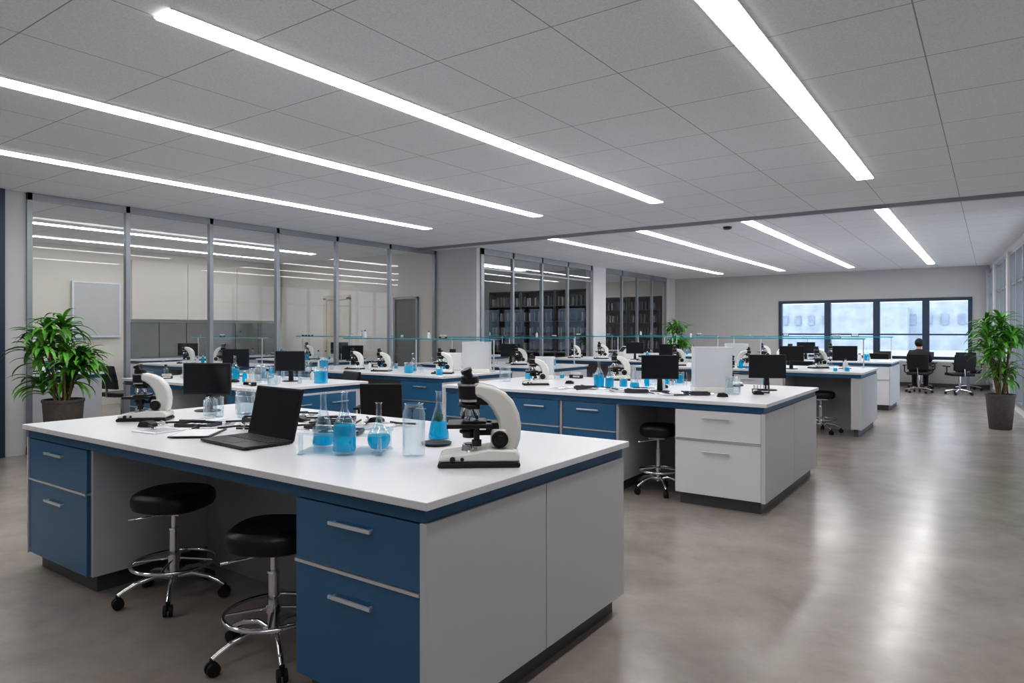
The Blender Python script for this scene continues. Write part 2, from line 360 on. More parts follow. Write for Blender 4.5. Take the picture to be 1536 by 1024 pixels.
# ------------------------------------------------------------------ microscope
def microscope(loc,rot,scale=1,label='white and black compound microscope standing on white worktop'):
    e=empty('microscope',label,'microscope',loc,rot,'laboratory microscopes',scale)
    b=NB(); prism(b,[(-.18,.0),(.16,.0),(.165,.012),(.155,.024),(-.175,.024),(-.185,.01)],-.095,.095); ob('base_plate',b,M_black,e,bevel=.006,label='black base plate')
    b=NB(); prism(b,[(-.178,.024),(.158,.024),(.162,.05),(.145,.072),(.03,.078),(-.04,.066),(-.155,.052),(-.178,.044)],-.09,.09); ob('base',b,M_micw,e,bevel=.01,smooth=True)
    out=[(.15,.06),(.166,.11),(.17,.165),(.161,.22),(.138,.27),(.1,.31),(.05,.336),(.0,.348),(-.04,.35)]
    inn=[(-.04,.295),(-.005,.285),(.025,.262),(.048,.232),(.064,.2),(.072,.165),(.072,.12),(.055,.06)]
    b=NB(); prism(b,out+inn,-.044,.044); ob('arm',b,M_micw,e,bevel=.016,smooth=True)
    b=NB(); box(b,-.03,.04,-.034,.034,.255,.3); ob('arm_block',b,M_black,e,bevel=.008)
    b=NB(); box(b,.04,.11,-.055,.055,.075,.155); ob('focus_block',b,M_micw,e,bevel=.012,smooth=True)
    b=NB(); cyl(b,(-.05,0,.28),(-.05,0,.338),.050,.050,28); cyl(b,(-.05,0,.346),(-.05,0,.378),.04,.037,28); ob('head',b,M_black,e,bevel=.004,smooth=True,label='black optical head')
    b=NB(); cyl(b,(-.05,0,.338),(-.05,0,.346),.052,.052,28); cyl(b,(-.05,0,.27),(-.05,0,.28),.046,.046,28); ob('head_ring',b,M_chrome,e,smooth=True,label='chrome ring on the head')
    for s in(-1,1):
        b=NB(); cyl(b,(-.052,s*.02,.37),(-.062,s*.026,.395),.019,.018,20); cyl(b,(-.061,s*.0257,.392),(-.067,s*.028,.408),.024,.023,20); ob('eyepiece',b,M_black,e,bevel=.002,smooth=True,label='black eyepiece tube')
    b=NB(); cyl(b,(-.05,0,.258),(-.05,0,.271),.034,.04,24); cyl(b,(-.052,0,.243),(-.05,0,.259),.05,.047,24); ob('nosepiece',b,M_black,e,bevel=.002,smooth=True)
    for k in range(3):
        a=2*pi*k/3+.4; dx,dy=math.cos(a),math.sin(a)
        b=NB(); p=(-.052+dx*.022,dy*.022,.246); q=(-.052+dx*.034,dy*.034,.208); cyl(b,p,q,.015,.014,16); cyl(b,q,(q[0]+dx*.003,q[1]+dy*.003,.193),.011,.007,16); ob('objective_lens',b,M_chrome,e,smooth=True,label='metal objective lens')
    b=NB(); box(b,-.145,.045,-.088,.088,.163,.181); box(b,-.08,.02,-.055,.065,.181,.19); box(b,.02,.09,-.035,.035,.145,.181); ob('stage',b,M_black,e,bevel=.003)
    b=NB(); cyl(b,(-.02,-.07,.115),(-.02,-.07,.163),.013,.013,14); cyl(b,(-.02,-.07,.09),(-.02,-.07,.115),.021,.021,14); ob('stage_knob',b,M_black,e,smooth=True)
    b=NB(); cyl(b,(-.05,0,.115),(-.05,0,.162),.03,.036,24); cyl(b,(-.05,0,.135),(-.05,0,.147),.044,.044,24); box(b,-.03,.08,-.018,.018,.125,.145); ob('condenser',b,M_black,e,bevel=.002,smooth=True)
    b=NB(); cyl(b,(-.05,0,.055),(-.05,0,.09),.038,.03,24); ob('illuminator',b,M_chrome,e,bevel=.003,smooth=True)
    b=NB(); cyl(b,(-.12,-.091,.036),(-.12,-.1,.036),.012,.011,16); cyl(b,(-.08,-.091,.036),(-.08,-.096,.036),.008,.008,12); ob('switch',b,M_black,e,smooth=True)
    for s in(-1,1):
        b=NB(); cyl(b,(.078,s*.05,.114),(.078,s*.072,.114),.036,.035,24); cyl(b,(.078,s*.072,.114),(.078,s*.088,.114),.022,.02,20); ob('focus_knob',b,M_black,e,bevel=.002,smooth=True,label='black focus knob')
    return e
mic=microscope((-1.835,2.375,.9),.66,1.02,'white and black compound microscope near the corner of the worktop')
GM='laboratory microscopes'
dup(mic,(-4.52,2.28,.9),.75,.88,'white and black compound microscope beside a dark monitor',GM)
LM='white and black compound microscope on a crowded rear bench'
for p in ((-4.02,6.17,.9,.7),(-7.17,6.95,.9,.4),(-6.1,7.05,.9,.5),(-2.3,7.25,.9,2.9),(-3.6,7.3,.9,.5),(-4.3,10.9,.9,.8),(-3.2,11.0,.9,3.5),(-2.2,11.4,.9,.9),(-7.9,7.1,.9,.4),(-6.6,9.6,.9,.6),(-7.6,9.7,.9,3.6),(-3.9,14.7,.9,.6),(-2.6,14.8,.9,.6),(-6.6,12.6,.9,.6),(-7.3,12.7,.9,.6),(-11.2,4.0,.9,.6),(-11.7,6.6,.9,.4),(-10.8,6.7,.9,3.4),(-11.4,9.0,.9,.3),(-10.2,12.8,.9,.5),(-10.2,18.2,.9,.5)):
    dup(mic,p[:3],p[3],random.uniform(.78,.88),LM,GM); occ(p[0],p[1],.2)
# ------------------------------------------------------------------ monitor
def monitor(loc,rot):
    e=empty('monitor','black flat computer monitor on a stand, screen off','monitor',loc,rot,'computer monitors')
    b=NB(); box(b,-.19,.19,-.012,.02,.13,.38); ob('housing',b,M_black,e,bevel=.005)
    b=NB(); box(b,-.18,.18,-.0135,-.0122,.145,.37); ob('screen',b,M_screen,e)
    b=NB(); prism(b,[(-.03,.012),(.03,.012),(.02,.22),(-.02,.22)],.02,.04); ob('stand',b,M_black,e,bevel=.003)
    b=NB(); lathe(b,[(0,0),(.1,0),(.105,.006),(.09,.012),(0,.014)],32); o=ob('foot',b,M_black,e,smooth=True); o.scale=(1,.75,1); o.location=(0,.01,0)
    return e
mo=monitor((-4.66,2.78,.9),.55); mo.scale=(.92,)*3
for x,y,r in ((-6.6,4.95,.5),(-2.61,6.18,.45),(-1.8,6.9,.5),(-7.9,5.1,.5),(-2.5,10.95,.4),(-4.6,11.3,.5),(-1.85,11.5,.3),(-3.1,14.8,.4),(-8.3,7.4,.5),(-5.9,12.7,.4),(-11.9,4.2,.8),(-10.7,9.2,.6),(-12.2,6.9,.8),(-7.0,9.9,.4),(-10.9,12.9,.6)):
    dup(mo,(x,y,.9),r,.92); occ(x,y,.2)
# ------------------------------------------------------------------ laptop
e=empty('laptop','open black laptop with dark screen on the worktop','laptop',(-3.17,2.25,.9),-.08)
W=.225
b=NB(); box(b,-W,W,-.27,0,.004,.018); ob('base',b,M_black,e,bevel=.004)
b=NB()
for r in range(5):
    for c in range(13): x=-W+.028+c*.031; box(b,x,x+.025,-.13+r*.022,-.113+r*.022,.018,.0205)
ob('keyboard',b,M_key,e)
b=NB(); box(b,-.06,.06,-.24,-.155,.0178,.0188); ob('touchpad',b,M_key,e)
b=NB(); box(b,-W,W,0,.009,0,.27); lid=ob('lid',b,M_black,e,bevel=.003); lid.location=(0,-.004,.014); lid.rotation_euler=(-.22,0,0)
b=NB(); box(b,-W+.012,W-.012,-.0012,-.0002,.014,.258); ob('screen',b,M_screen,lid)
# ------------------------------------------------------------------ glassware
def vessel(name,prof,liq,loc,label,cat,group,liqm=None,t=.003,extra=None):
    e=empty(name,label,cat,loc,0,group)
    inner=[(max(r-t,0),z+(t if z<.004 else 0)) for r,z in prof][::-1]
    b=NB(); lathe(b,[(0,0)]+prof+inner+[(0,t)],32); ob('glass_body',b,M_lab,e,smooth=True)
    if liq:
        pts=[(0,.004)]; 
        P=[(max(r-.0012,.001),max(z,.004)) for r,z in prof]
        for i,(r,z) in enumerate(P):
            if z<=liq: pts.append((r,z))
            else:
                r0,z0=P[i-1]; k=(liq-z0)/(z-z0+1e-9); pts.append((r0+(r-r0)*k,liq)); break
        pts.append((0,liq)); b=NB(); lathe(b,pts,32); ob('liquid',b,liqm or M_liq,e,smooth=True,label='bright blue liquid' if liqm is None else 'pale liquid')
    return e
ERL=[(.05,0),(.056,.006),(.056,.02),(.045,.08),(.03,.14),(.018,.18),(.016,.195),(.016,.25),(.02,.257)]
GF='glass laboratory flasks'
zt=.914
v1=vessel('erlenmeyer_flask',[(r*.95,z*1.02) for r,z in ERL],.055,(-2.735,2.25,zt),'clear conical flask with a little blue liquid on acrylic rack','flask',GF)
v2=vessel('erlenmeyer_flask',[(.05,0),(.054,.005),(.054,.1),(.05,.13),(.03,.17),(.017,.2),(.015,.21),(.015,.275),(.02,.282)],.125,(-2.505,2.185,zt),'glass flask half full of bright blue liquid on acrylic rack','flask',GF)
v3=vessel('round_flask',[(.02,0),(.04,.008),(.052,.03),(.056,.052),(.05,.08),(.035,.105),(.019,.13),(.014,.15),(.014,.22),(.019,.226)],.07,(-2.41,2.315,zt),'round glass flask with deep blue liquid on acrylic rack','flask',GF)
v4=vessel('glass_jar',[(.05,0),(.053,.005),(.053,.2),(.045,.222),(.042,.24),(.047,.245)],None,(-2.21,2.345,.9),'tall clear empty glass jar on the worktop','jar','glass jars')
v5=vessel('erlenmeyer_flask',ERL,.09,(-2.455,2.8,.9),'conical flask with blue liquid and dark matter','flask',GF)
b=NB(); bmesh.ops.create_icosphere(b,subdivisions=2,radius=.024)
for v in b.verts: v.co*=1+.2*random.random()
ob('plant_matter',b,M_green,v5,(0,0,.115),label='dark green plant matter')
b=NB(); lathe(b,[(0,0),(.065,0),(.075,.006),(.078,.014),(.07,.014),(.06,.008),(0,.008)],32)
tag(ob('petri_dish',b,M_black,None,(-2.33,2.64,.9),smooth=True),'shallow dark dish on the worktop','dish')
e=empty('acrylic_rack','low clear acrylic flask rack holding three flasks','rack',(-2.55,2.235,.9),.52)
b=NB(); box(b,-.2,.2,-.1,.1,.006,.013); ob('tray',b,M_acr,e,bevel=.001)
for x in (-.19,.19):
    for y in (-.09,.09):
        b=NB(); box(b,x-.008,x+.008,y-.008,y+.008,.0135,.09); box(b,x-.014,x+.014,y-.014,y+.014,0,.0055); ob('post',b,M_acr,e)
for y in (-.098,.098):
    b=NB(); box(b,-.205,.205,y-.005,y+.005,.0905,.104);  ob('rail',b,M_acr,e,bevel=.001)
BEAK=[(.07,0),(.075,.006),(.075,.17),(.082,.18)]
bk=vessel('beaker',BEAK,.13,(-6.12,5.0,.9),'glass beaker of bright blue liquid on rear bench','beaker','glass beakers')
bk2=vessel('beaker',BEAK,.0,(-7.0,4.85,.9),'empty clear glass beaker on rear bench','beaker','glass beakers')
occ(-6.12,5,.09)
for x,y,s in ((-6.95,5.2,1.15),(-6.78,5.3,1.1),(-6.75,4.6,.9),(-4.6,6.4,.9),(-1.95,6.3,.9),(-3.0,6.9,.9),(-4.3,2.62,.75),(-4.12,2.74,.8),(-4.42,2.66,.6),(-4.28,2.84,.9),(-7.3,4.55,.9),(-6.3,4.5,.7),(-8.1,4.6,1.1)): dup(bk2,(x,y,.9),0,s); occ(x,y,.1)
for x,y,s in ((-7.25,5.1,.9),(-7.4,5.25,.7),(-3.15,6.5,.55),(-4.6,6.9,.6),(-11.0,4.2,1),(-12,8.9,1),(-6.0,9.7,.8),(-2.9,11.1,.7),(-7.5,7.3,.9),(-6.6,6.9,.8),(-5.95,6.8,.6),(-2.85,7.3,.7),(-8.5,7.0,.9)): dup(bk,(x,y,.9),0,s); occ(x,y,.1)
for x,y,s in ((-3.33,6.3,1),(-3.2,6.28,.8),(-7.45,4.8,1),(-3.75,10.9,.9),(-6.3,7.3,1),(-2.0,14.85,1),(-11.5,6.9,1),(-11.15,8.75,1)): dup(v2,(x,y,.9),0,s,'glass flask half full of blue liquid on rear bench'); occ(x,y,.07)
for x,y,s in ((-3.0,6.45,.9),(-4.3,6.75,.9),(-6.85,7.25,1),(-7.7,7.5,1)): dup(v1,(x,y,.9),0,s,'clear conical flask with a little blue liquid on rear bench'); occ(x,y,.07)
def abox(loc,rot,w,d,hh):
    e=empty('instrument_cabinet','white instrument in a translucent box on the worktop','instrument',loc,rot,'translucent instrument boxes'); occ(loc[0],loc[1],w+.05)
    b=NB(); box(b,-w,w,-d,-d+.004,.05,hh); box(b,-w,w,d-.004,d,.05,hh); box(b,-w,-w+.004,-d,d,.05,hh); box(b,w-.004,w,-d,d,.05,hh); ob('box_walls',b,M_frost,e)
    b=NB(); box(b,-w-.003,w+.003,-d-.003,d+.003,hh,hh+.008); ob('lid',b,M_frost,e)
    b=NB(); box(b,-w-.01,w+.01,-d-.01,d+.01,0,.05); ob('base',b,M_micw,e,bevel=.006)
    b=NB(); box(b,-w*.6,w*.2,-d*.5,d*.5,.05,.14); box(b,-w*.4,-w*.1,-d*.3,d*.3,.14,hh*.75); cyl(b,(w*.45,0,.05),(w*.45,0,hh*.6),.03,.02,16); cyl(b,(-w*.3,0,hh*.7),(w*.45,0,hh*.6),.012,.012,12); ob('instrument',b,M_micw,e,bevel=.004)
    return e
abox((-2.2,6.45,.9),.5,.17,.12,.42); abox((-5.95,7.6,.9),.5,.19,.12,.42); abox((-4.45,7.0,.9),.5,.12,.1,.26); abox((-3.5,11.5,.9),.5,.17,.12,.36)
def analyser(loc,rot):
    e=empty('bench_analyser','boxy white laboratory analyser with dark display','instrument',loc,rot,'white bench analysers'); occ(loc[0],loc[1],.24)
    b=NB(); prism(b,[(-.17,0),(.17,0),(.17,.26),(-.05,.26),(-.17,.13)],-.15,.15); ob('housing',b,M_micw,e,bevel=.012,smooth=True)
    b=NB(); prism(b,[(-.158,.15),(-.07,.246),(-.073,.25),(-.162,.154)],-.09,.09); ob('display',b,M_screen,e)
    b=NB(); cyl(b,(.06,0,.26),(.06,0,.31),.05,.045,24); ob('lid',b,M_black,e,smooth=True)
for x,y,r in ((-6.6,7.75,.9),(-3.3,7.2,.9),(-8.0,5.0,.9),(-2.75,11.3,.9),(-7.3,10.0,.9),(-11.2,9.3,.9),(-11.9,6.6,.9),(-3.5,15.0,.9),(-6.2,13.0,.9)): 
    if free(x,y,.2): analyser((x,y,.9),r)
# papers & small tools
occ(-3.66,2.13,.14)
for i,(x,y,r) in enumerate(((-3.72,2.25,.3),(-3.95,2.45,.9),(-3.6,2.6,-.2),(-3.35,2.75,.5),(-3.98,2.12,.1),(-3.75,2.95,.7),(-4.2,2.45,.2),(-3.1,2.95,-.2),(-3.1,6.2,.4),(-3.6,6.0,.2),(-2.9,6.0,-.3),(-2.4,5.95,.6),(-7.4,4.5,.3),(-6.5,4.4,.2))):
    b=NB(); box(b,-.105,.105,-.148,.148,0,.002+.0015*(i%3)); p=tag(ob('paper_sheet',b,M_paper,None,(x,y,.9002+.0003*i),r),'loose white printed paper sheet lying on the worktop','paper','loose papers')
    b=NB(); z=.0022+.0015*(i%3); box(b,-.085,.085,-.12,.03,z,z+.0003); box(b,-.085,.02,.06,.12,z,z+.0003); ob('printed_text',b,M_print,p)
b=NB(); box(b,-.11,.11,-.15,.15,0,.006); cb=tag(ob('clipboard',b,M_black,None,(-3.66,2.13,.9055),.7,bevel=.002),'dark clipboard holding a sheet on the worktop','clipboard')
b=NB(); box(b,-.1,.1,-.145,.12,.0061,.008); ob('paper_sheet',b,M_paper,cb)
b=NB(); box(b,-.04,.04,.125,.145,.006,.016); ob('clip',b,M_alu,cb,bevel=.002)
for x,y,r in ((-3.5,2.52,.5),(-3.9,2.7,.9),(-3.25,2.7,.3),(-3.45,2.95,.7),(-3.95,2.3,.4),(-3.0,2.6,.6),(-3.35,6.05,.4),(-2.75,5.95,.5),(-2.2,6.05,.5)):
    b=NB(); box(b,-.11,.11,-.075,.075,0,.006); box(b,-.11,.11,-.075,-.07,.006,.02); box(b,-.11,.11,.07,.075,.006,.02); box(b,-.11,-.105,-.07,.07,.006,.02); box(b,.105,.11,-.07,.07,.006,.02)
    t=tag(ob('dissection_tray',b,M_key,None,(x,y,.9065),r),'shallow dark metal tray with glass slides','tray','slide trays'); occ(x,y,.1)
    b=NB()
    for i in range(4): box(b,-.085+i*.045,-.06+i*.045,-.045,.045,.0065,.009)
    ob('glass_slides',b,M_paper,t)
rt=random.Random(5)
tools=[(rt.uniform(-4.25,-2.9),rt.uniform(2.0,3.1),rt.uniform(-1,1.5),rt.uniform(.12,.2)) for _ in range(90)]+[(rt.uniform(-3.6,-1.9),rt.uniform(5.8,6.4),rt.uniform(-1,1.5),.16) for _ in range(30)]
for i,(x,y,r,L) in enumerate(tools):
    if (x>-3.5 and y<2.5) or not free(x,y,.03): continue
    occ(x,y,.03)
    if i%3!=1:
        e=empty('pen','slim dark pen lying on the worktop','pen',(x,y,.916),r,'pens')
        b=NB(); cyl(b,(-L/2,0,0),(L/2-.02,0,0),.006,.006,10); ob('barrel',b,M_black,e,smooth=True)
        b=NB(); cyl(b,(L/2-.02,0,0),(L/2,0,0),.006,.001,10); ob('tip',b,M_chrome,e,smooth=True)
    else:
        e=empty('tweezers','metal tweezers lying on the worktop','tweezers',(x,y,.913),r,'tweezers')
        for s in(-1,1):
            b=NB(); tube(b,[(-L/2,0,0),(-L/4,s*.008,0),(L/5,s*.009,0),(L/2,s*.002,0)],.003,6); ob('arm',b,M_chrome,e,smooth=True)
for x,y in ((-3.98,2.95),(-3.65,2.8),(-4.2,2.12),(-3.2,3.05),(-2.75,6.6),(-3.8,6.5),(-1.95,6.0),(-1.75,6.4),(-7.0,4.5)):
    b=NB(); prism(b,[(-.06,0),(.06,0),(.055,.03),(.02,.05),(-.04,.045)],-.04,.04); o=tag(ob('instrument_case',b,M_black,None,(x,y,.902),.4,bevel=.005),'small dark instrument case on the worktop','case','instrument cases'); o.scale=(.8,.8,.7)
    occ(x,y,.07)
# ------------------------------------------------------------------ reagent shelves and bottles
def bottle(loc,m,label):
    e=empty('bottle',label,'bottle',loc,0,'reagent bottles')
    b=NB(); lathe(b,[(0,0),(.032,0),(.035,.004),(.035,.1),(.028,.12),(.014,.135),(.014,.15),(0,.15)],16); ob('bottle_body',b,m,e,smooth=True)
    b=NB(); cyl(b,(0,0,.15),(0,0,.172),.017,.016,14); ob('cap',b,M_black if m is not M_liq else M_micw,e,smooth=True); return e
M_wbot=mat('white_bottle',S(220,222,224),.4,var=.03)
bt=[bottle((0,0,0),M_lab,'clear reagent bottle with black cap'),bottle((0,0,0),M_liq,'blue reagent bottle with white cap'),bottle((0,0,0),M_wbot,'white reagent bottle with black cap')]
vials=[vessel('beaker',[(.03,0),(.034,.004),(.034,.09),(.037,.095)],.0,(0,0,0),'small clear glass beaker on rear worktop','beaker','small beakers'),
       vessel('beaker',[(.03,0),(.034,.004),(.034,.09),(.037,.095)],.05,(0,0,0),'small beaker of blue liquid on rear worktop','beaker','small beakers')]
def holder():
    e=empty('sample_tray','dark sample tray with a row of small tubes','tray',(0,0,0),0,'sample trays')
    b=NB(); box(b,-.09,.09,-.035,.035,0,.012); box(b,-.09,.09,-.035,.035,.04,.045); box(b,-.09,-.084,-.035,.035,.012,.04); box(b,.084,.09,-.035,.035,.012,.04); ob('tray_frame',b,M_black,e)
    b=NB()
    for i in range(5):
        for j in(-1,1): cyl(b,(-.068+i*.034,j*.017,.046),(-.068+i*.034,j*.017,.085),.008,.008,10)
    ob('tubes',b,M_micw,e,smooth=True); return e
ho=holder()
def shelf(x0,x1,y,z=1.35,fill=True):
    e=empty('reagent_shelf','teal-edged glass shelf on slim metal posts above bench','shelf',((x0+x1)/2,y,.9),0,'glass reagent shelves'); L=(x1-x0)/2; zz=z-.9
    b=NB(); box(b,-L,L,-.12,.12,zz,zz+.012); ob('glass_shelf',b,M_acr,e)
    b=NB(); box(b,-L,L,-.124,-.1205,zz-.004,zz+.016); ob('shelf_edge',b,M_teal,e,label='teal glass shelf edge')
    n=max(2,int((x1-x0)/1.1)+1)
    for i in range(n):
        x=-L+.04+(2*L-.08)*i/(n-1); b=NB(); cyl(b,(x,0,0),(x,0,zz-.001),.01,.01,12); cyl(b,(x,0,0),(x,0,.008),.03,.03,16); ob('post',b,M_alu,e,smooth=True); occ((x0+x1)/2+x,y,.05)
    if fill:
        x=x0+.1
        while x<x1-.1:
            if random.random()<.45: dup(random.choice([bt[0],vials[0],vials[0],bt[2],ho]),(x,y+random.uniform(-.03,.03),z+.0125),0,random.uniform(.5,.8))
            x+=random.uniform(.2,.4)
shelf(-8.6,-5.8,10.15); shelf(-8.9,-5.8,7.85); shelf(-4.8,-1.6,11.85); shelf(-4.8,-1.6,15.45); shelf(-7.7,-5.5,13.35); shelf(-7.7,-5.5,16.7)
shelf(-12.5,-10.4,4.45); shelf(-12.5,-10.4,7.25); shelf(-12.5,-10.4,9.65); shelf(-11.7,-9.6,13.3); shelf(-11.5,-9.4,18.7)
rr=random.Random(11)
for (x0,x1,ya,yb,dn) in ((-8.9,-5.8,6.75,7.7,14),(-8.4,-5.9,9.3,9.9,11),(-4.7,-1.7,10.65,11.7,12),(-4.7,-1.7,14.45,15.2,8),(-7.6,-5.6,12.35,13.2,8),(-7.6,-5.6,15.8,16.5,6),(-12.4,-10.5,3.6,4.3,10),(-12.4,-10.5,6.4,7.1,10),(-12.4,-10.5,8.8,9.5,10),(-4.6,-1.7,6.45,7.4,18),(-8.5,-6.2,4.3,5.4,14),(-11.7,-9.6,12.5,13.2,7),(-11.5,-9.4,17.9,18.6,7),(-14.4,-14.0,7.0,10.4,20)):
    n=int((x1-x0)*dn)
    for _ in range(n):
        x,y=rr.uniform(x0,x1),rr.uniform(ya,yb)
        t=rr.choice([vials[0],vials[0],vials[0],vials[1],bt[0],bt[1],bt[2],bt[0],ho,ho]); q=.1 if t is ho else .045
        if not free(x,y,q): continue
        occ(x,y,q); dup(t,(x,y,.9),rr.uniform(-.3,.9),rr.uniform(.65,1.0))
for t in bt+vials+[ho]: kill(t)
# ------------------------------------------------------------------ stools
def stool(loc,rot=0):
    e=empty('lab_stool','round black swivel stool with chrome foot ring and casters','stool',loc,rot,'black swivel lab stools')
    b=NB(); n=40; R=.196
    prof=[(.0,.5),(.84,.5),(.95,.512),(1,.54),(1,.565),(.96,.585),(.86,.6),(.5,.597),(0,.592)]
    rings=[]
    for k,z in prof:
        if k==0: rings.append([b.verts.new((0,0,z))]); continue
        ring=[]
        for i in range(n):
            a=2*pi*i/n; p=3.2; rad=(abs(math.cos(a))**p+abs(math.sin(a))**p)**(-1/p)
            rad=1+(rad-1)*.8; ring.append(b.verts.new((R*k*rad*math.cos(a),R*k*rad*math.sin(a),z)))
        rings.append(ring)
    for A,B in zip(rings[:-1],rings[1:]):
        for i in range(n):
            j=(i+1)%n
            if len(A)==1: b.faces.new((A[0],B[i],B[j]))
            elif len(B)==1: b.faces.new((A[i],A[j],B[0]))
            else: b.faces.new((A[i],A[j],B[j],B[i]))
    ob('seat',b,M_seat,e,smooth=True,label='black padded seat')
    b=NB(); box(b,-.09,.09,-.09,.09,.478,.499); cyl(b,(0,0,.465),(0,0,.485),.035,.045,20); ob('seat_plate',b,M_chrome,e,bevel=.003)
    b=NB(); cyl(b,(0,0,.36),(0,0,.478),.016,.016,20); cyl(b,(0,0,.1),(0,0,.38),.027,.025,24); cyl(b,(0,0,.38),(0,0,.39),.03,.028,24); ob('post',b,M_chrome,e,smooth=True)
    b=NB(); tube(b,[(0,0,.465),(-.08,-.04,.46),(-.17,-.09,.45)],.005,8); cyl(b,(-.17,-.09,.45),(-.2,-.105,.447),.009,.009,10); ob('lever',b,M_chrome,e,smooth=True)
    b=NB(); tube(b,[(.215*math.cos(2*pi*i/40),.215*math.sin(2*pi*i/40),.2) for i in range(40)],.010,10,True)
    for k in range(4): a=k*pi/2+.3; tube(b,[(.02*math.cos(a),.02*math.sin(a),.22),(.12*math.cos(a),.12*math.sin(a),.21),(.21*math.cos(a),.21*math.sin(a),.2)],.007,8)
    cyl(b,(0,0,.2),(0,0,.24),.034,.034,20); ob('foot_ring',b,M_chrome,e,smooth=True,label='chrome foot ring')
    for k in range(5):
        a=2*pi*k/5+.2; c,s=math.cos(a),math.sin(a)
        b=NB(); tube(b,[(c*r,s*r,z) for r,z in ((.02,.12),(.1,.135),(.19,.115),(.25,.085),(.275,.07))],.013,10); ob('leg',b,M_chrome,e,smooth=True)
        b=NB(); t=(-s,c)
        for q in(-1,1): cyl(b,(c*.275+t[0]*q*.006,s*.275+t[1]*q*.006,.03),(c*.275+t[0]*q*.022,s*.275+t[1]*q*.022,.03),.03,.028,20)
        cyl(b,(c*.275,s*.275,.03),(c*.275,s*.275,.075),.01,.012,12); ob('caster',b,M_rubber,e,smooth=True,label='black twin-wheel caster')
    return e
s0=stool((-3.73,2.03,0),.45)
dup(s0,(-2.69,1.93,0),.55); n=dup(s0,(-2.51,5.9,0),.2); n.scale=(.82,.82,1.04); dup(s0,(-2.05,10.75,0),.2)
# ------------------------------------------------------------------ office chairs
def chair(loc,rot):
    e=empty('office_chair','black office chair with armrests and chrome star base','chair',loc,rot,'black office chairs')
    b=NB(); box(b,-.24,.24,-.23,.24,.43,.5); ob('seat',b,M_seat,e,bevel=.025)
    b=NB(); prism(b,[(-.27,.56),(-.21,.56),(-.24,.74),(-.29,.93),(-.33,.93),(-.3,.74)],-.22,.22); o=ob('backrest',b,M_seat,e,bevel=.012); o.rotation_euler=(0,0,pi/2)
    for s in(-1,1):
        b=NB(); tube(b,[(s*.22,-.05,.45),(s*.29,-.05,.5),(s*.29,-.05,.64)],.013,8); box(b,s*.29-.03,s*.29+.03,-.18,.12,.64,.665); ob('armrest',b,M_black,e,smooth=True)
    b=NB(); tube(b,[(0,-.1,.42),(0,-.27,.44),(0,-.275,.6)],.014,8); cyl(b,(0,0,.1),(0,0,.43),.025,.025,16); ob('post',b,M_chrome,e,smooth=True)
    for k in range(5):
        a=2*pi*k/5+.3; c,s=math.cos(a),math.sin(a); b=NB(); tube(b,[(0,0,.12),(c*.15,s*.15,.1),(c*.28,s*.28,.07)],.015,8); ob('leg',b,M_chrome,e,smooth=True)
        b=NB(); cyl(b,(c*.28-s*.018,s*.28+c*.018,.028),(c*.28+s*.018,s*.28-c*.018,.028),.028,.028,16); ob('caster',b,M_rubber,e,smooth=True)
    return e
ch=chair((-1.44,18.95,0),0)
for x,y,r in ((-.62,19.0,.4),(-2.2,19.0,-.2),(-.5,20.5,3.3),(-1.5,20.55,3.0),(-2.4,20.5,3.2),(-5.4,5.3,.6),(-7.2,6.05,2.9),(-3.8,9.7,0),(-2.9,13.5,.1),(-11.5,5.4,.2)): dup(ch,(x,y,0),r)
e=empty('table','long light table with slim legs below the windows','table',(-1.55,19.75,0))
b=NB(); box(b,-1.25,1.15,-.35,.35,.72,.75); ob('table_top',b,M_white,e,bevel=.004)
for x in(-1.18,1.08):
    for y in(-.3,.3):
        b=NB(); box(b,x-.025,x+.025,y-.025,y+.025,0,.72); ob('leg',b,M_frame,e)
# ------------------------------------------------------------------ person
def skin(name,verts,edges,radii,m,parent,root=0,label=None):
    me=bpy.data.meshes.new(name); me.from_pydata(verts,edges,[]); me.materials.append(m)
    o=bpy.data.objects.new(name,me); C.objects.link(o); o.parent=parent
    md=o.modifiers.new('skin','SKIN'); md.use_smooth_shade=True
    for i,r in enumerate(radii):
        rr_=r if isinstance(r,tuple) else (r,r); me.skin_vertices[0].data[i].radius=rr_; me.skin_vertices[0].data[i].use_root=(i==root)
    s=o.modifiers.new('s','SUBSURF'); s.levels=2; s.render_levels=2
    if label:o['label']=label
    return o
pe=empty('person','person seated facing the windows in dark shirt, short dark hair','person',(-1.44,18.95,0),scale=.92)
V=[];E=[];R=[]
def addv(p,r,par=None):
    V.append(p);R.append(r)
    if par is not None:E.append((par,len(V)-1))
    return len(V)-1
p0=addv((0,0,.58),(.14,.11)); p1=addv((0,.0,.78),(.125,.095),p0); p2=addv((0,.05,.99),(.15,.1),p1); p3=addv((0,.08,1.08),(.11,.08),p2); p4=addv((0,.10,1.15),.05,p3); p5=addv((0,.13,1.21),.068,p4); p6=addv((0,.135,1.28),.088,p5); p7=addv((0,.13,1.34),.07,p6)
addv((0,.245,1.24),.014,p6)
for s in(-1,1):
    a=addv((s*.18,.07,1.05),.055,p2); c=addv((s*.25,.17,.86),.043,a); d=addv((s*.2,.36,.8),.034,c); hnd=addv((s*.19,.43,.835),.026,d)
    for k,(dx,L) in enumerate(((-.03,.07),(-.01,.08),(.01,.075),(.028,.06))):
        q=addv((s*.19+dx,.47,.835),.009,hnd); addv((s*.19+dx*1.1,.47+L*.5,.83),.008,q)
    q=addv((s*(.19-.04),.43,.833),.009,hnd); addv((s*(.19-.055),.46,.83),.008,q)
    l=addv((s*.1,.08,.57),.085,p0); k=addv((s*.13,.42,.55),.06,l); an=addv((s*.13,.4,.09),.04,k); addv((s*.13,.53,.04),.03,an)
skin('body',V,E,R,M_skin,pe)
V=[];E=[];R=[]
